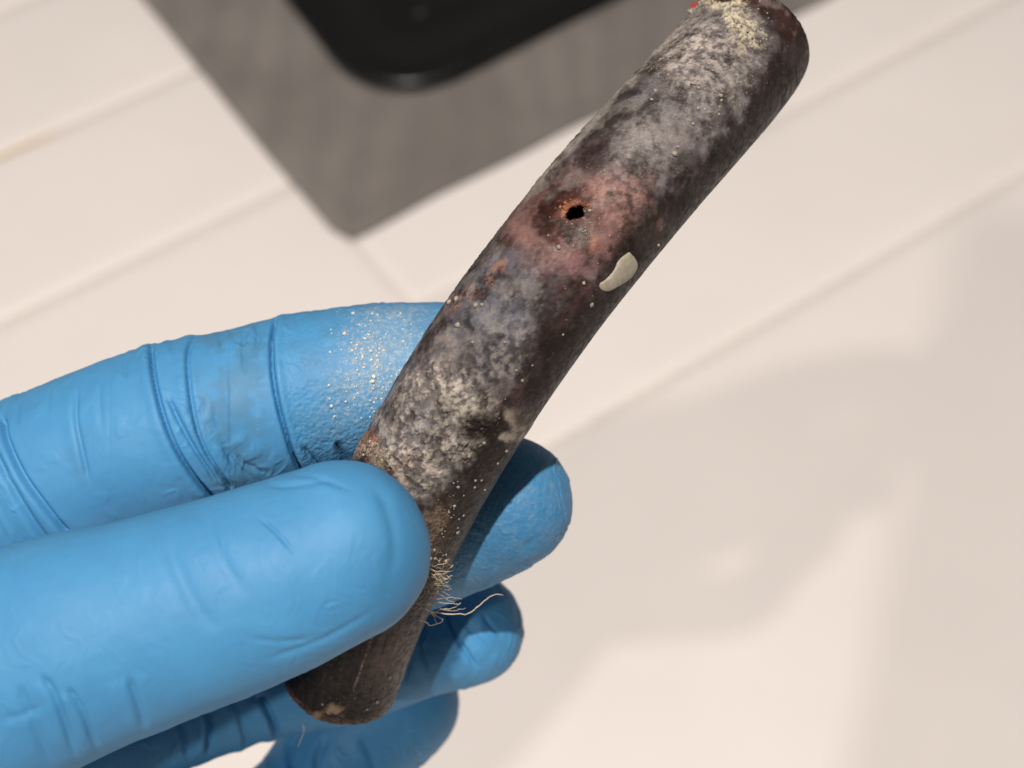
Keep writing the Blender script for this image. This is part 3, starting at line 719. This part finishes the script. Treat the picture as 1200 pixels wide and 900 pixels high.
for _ in range(40):
    x = 505+rng.random()*30; y = 640+rng.random()*60; p, nn = hit(bvg, x, y)
    if p is not None: pw_.append((p, nn, (.4+.8*rng.random())/FPX*.21, .7))
tag(crumbs('powder', pw_, simple('pale_powder', srgb(200, 199, 192))), 'pale mineral crumbs and powder scattered on the blue glove of the index finger', 'powder', 'stuff')

# ------------------------------------------------------------------ fibres
def tube_mesh(paths, sides=5):
    Vs = []; Fs = []; n = 0
    for pts, r0, r1 in paths:
        p = np.array(pts); T = np.gradient(p, axis=0); T /= np.linalg.norm(T, axis=1)[:, None]+1e-12
        up_ = np.array([.3, .2, .93]); Nv = np.cross(T, up_); Nv /= np.linalg.norm(Nv, axis=1)[:, None]+1e-12; B = np.cross(T, Nv)
        t = np.linspace(0, 2*math.pi, sides, endpoint=False); rr = np.linspace(r0, r1, len(p))
        v = (p[:, None]+(Nv[:, None]*np.cos(t)[None, :, None]+B[:, None]*np.sin(t)[None, :, None])*rr[:, None, None]).reshape(-1, 3)
        idx = np.arange(len(v)).reshape(len(p), sides); nx = np.roll(idx, -1, 1)
        Vs.append(v); Fs.append(np.stack([idx[:-1].ravel(), nx[:-1].ravel(), nx[1:].ravel(), idx[1:].ravel()], 1)+n); n += len(v)
    return np.vstack(Vs), np.vstack(Fs)
DF = .2055
threads = [
 ([(500, 716, .2040), (515, 718, .2050), (540, 720, .206), (552, 717, .207), (562, 709, .2075), (574, 699, .208), (582, 697, .208), (590, 697, .2085)], .8),
 ([(497, 709, .204), (508, 706, .205), (525, 707, .206), (540, 708, .2065)], .65),
 ([(493, 722, .205), (505, 719, .206), (518, 714, .207), (532, 712, .207), (540, 706, .207)], .6),
 ([(492, 727, .206), (499, 729, .207), (505, 733, .208), (517, 729, .208), (519, 725, .208)], .7),
 ([(505, 717, .206), (512, 722, .207), (519, 726, .208)], .5),
 ([(514, 688, .205), (521, 691, .206), (528, 691, .2065)], .6),
 ([(512, 687, .205), (519, 693, .206), (527, 698, .2065)], .6),
 ([(510, 676, .203), (520, 670, .2035), (531, 662, .204)], 1.9),
 ([(508, 690, .204), (517, 685, .2045), (526, 681, .205)], 1.2),
 ([(503, 700, .2045), (516, 702, .206), (529, 700, .207), (541, 702, .207)], .5),
 ([(506, 694, .2045), (517, 697, .2055), (526, 704, .2065), (533, 706, .2065)], .45),
 ([(500, 706, .2045), (513, 712, .206), (528, 716, .207), (545, 713, .2075)], .5),
 ([(508, 682, .2035), (520, 680, .204), (530, 674, .2045)], .7),
 ([(498, 712, .205), (507, 720, .2065), (512, 731, .2075)], .45),
 ([(453, 743, .212), (456, 749, .212), (459, 756, .2125)], .8),
 ([(459, 742, .212), (456, 748, .212), (453, 752, .2125)], .6),
 ([(355, 849, .219), (356, 858, .220), (351, 870, .221), (349, 875, .221)], .6),
]
for pts, w in threads:
    cc_ = catmull(pts, 22); pts3 = [P(*(q+np.array([rng.normal(0, .35), rng.normal(0, .35), 0]))) for q in cc_]
    v, f = tube_mesh([(pts3, w/FPX*.205, w*.5/FPX*.205)]); link('fibre', mesh_np('fibre', v, f), m_fibre, pipe)
tuft = []
for _ in range(150):
    t = rng.random(); bx, by = (520-45*t+rng.normal(0, 4.5), 664+52*t+rng.normal(0, 5)); 
    if rng.random() < .45: bx, by = 513+rng.normal(0, 6), 676+rng.normal(0, 8)
    h_, n_ = hit(bvp, bx, by)
    if h_ is None: continue
    L = (3+9*rng.random())/FPX*.205; d0 = n_*.25+R@np.array([rng.normal(.4, .8), rng.normal(0, .6), rng.normal(0, .4)]); d0 /= np.linalg.norm(d0)
    d1 = d0+rng.normal(0, .6, 3); pts3 = [h_+d0*L*s_+ (d1-d0)*L*s_*s_*.5 for s_ in np.linspace(0, 1, 5)]
    tuft.append((pts3, .55/FPX*.205, .2/FPX*.205))
v, f = tube_mesh(tuft, 3); tag(link('fibre_tuft', mesh_np('fibre_tuft', v, f), m_fibre, pipe), kind='stuff')

# ------------------------------------------------------------------ the phone that takes the picture
phone = tag(bpy.data.objects.new('smartphone', None), 'black smartphone held over the floor, its back to the hand', 'phone'); C.objects.link(phone)
mph = M('phone_black'); mph.set(Base_Color=(.02, .02, .022), Roughness=.35)
PC, PS = math.cos(rad(7)), math.sin(rad(7))
def slab(name, cx, cy, w, h, r, z0, z1, mat):
    bm = bmesh.new(); rings = []
    for ins, z in ((.0012, z0), (0, z0+.0012), (0, z1-.0012), (.0012, z1)):
        ring = []
        for sx, sy, q in ((1, 1, 0), (-1, 1, 1), (-1, -1, 2), (1, -1, 3)):
            for k in range(6):
                a = (q+k/5)*math.pi/2
                x_, y_ = cx+sx*(w/2-r)+(r-ins)*math.cos(a), cy+sy*(h/2-r)+(r-ins)*math.sin(a)
                ring.append(bm.verts.new(CAM+R@np.array([x_*PC-y_*-PS, y_*PC-x_*PS, z])))
        rings.append(ring)
    n = len(rings[0])
    for a, b in zip(rings, rings[1:]):
        for k in range(n): bm.faces.new((a[k], a[(k+1) % n], b[(k+1) % n], b[k]))
    bm.faces.new(rings[-1]); bm.faces.new(rings[0][::-1]); bmesh.ops.recalc_face_normals(bm, faces=bm.faces)
    return from_bm(name, bm, mat, phone, False)
slab('body', -.034, -.040, .076, .162, .010, .0035, .0115, mph.m)
slab('lens_bump', -.016, .014, .036, .036, .008, .0012, .0034, mph.m)
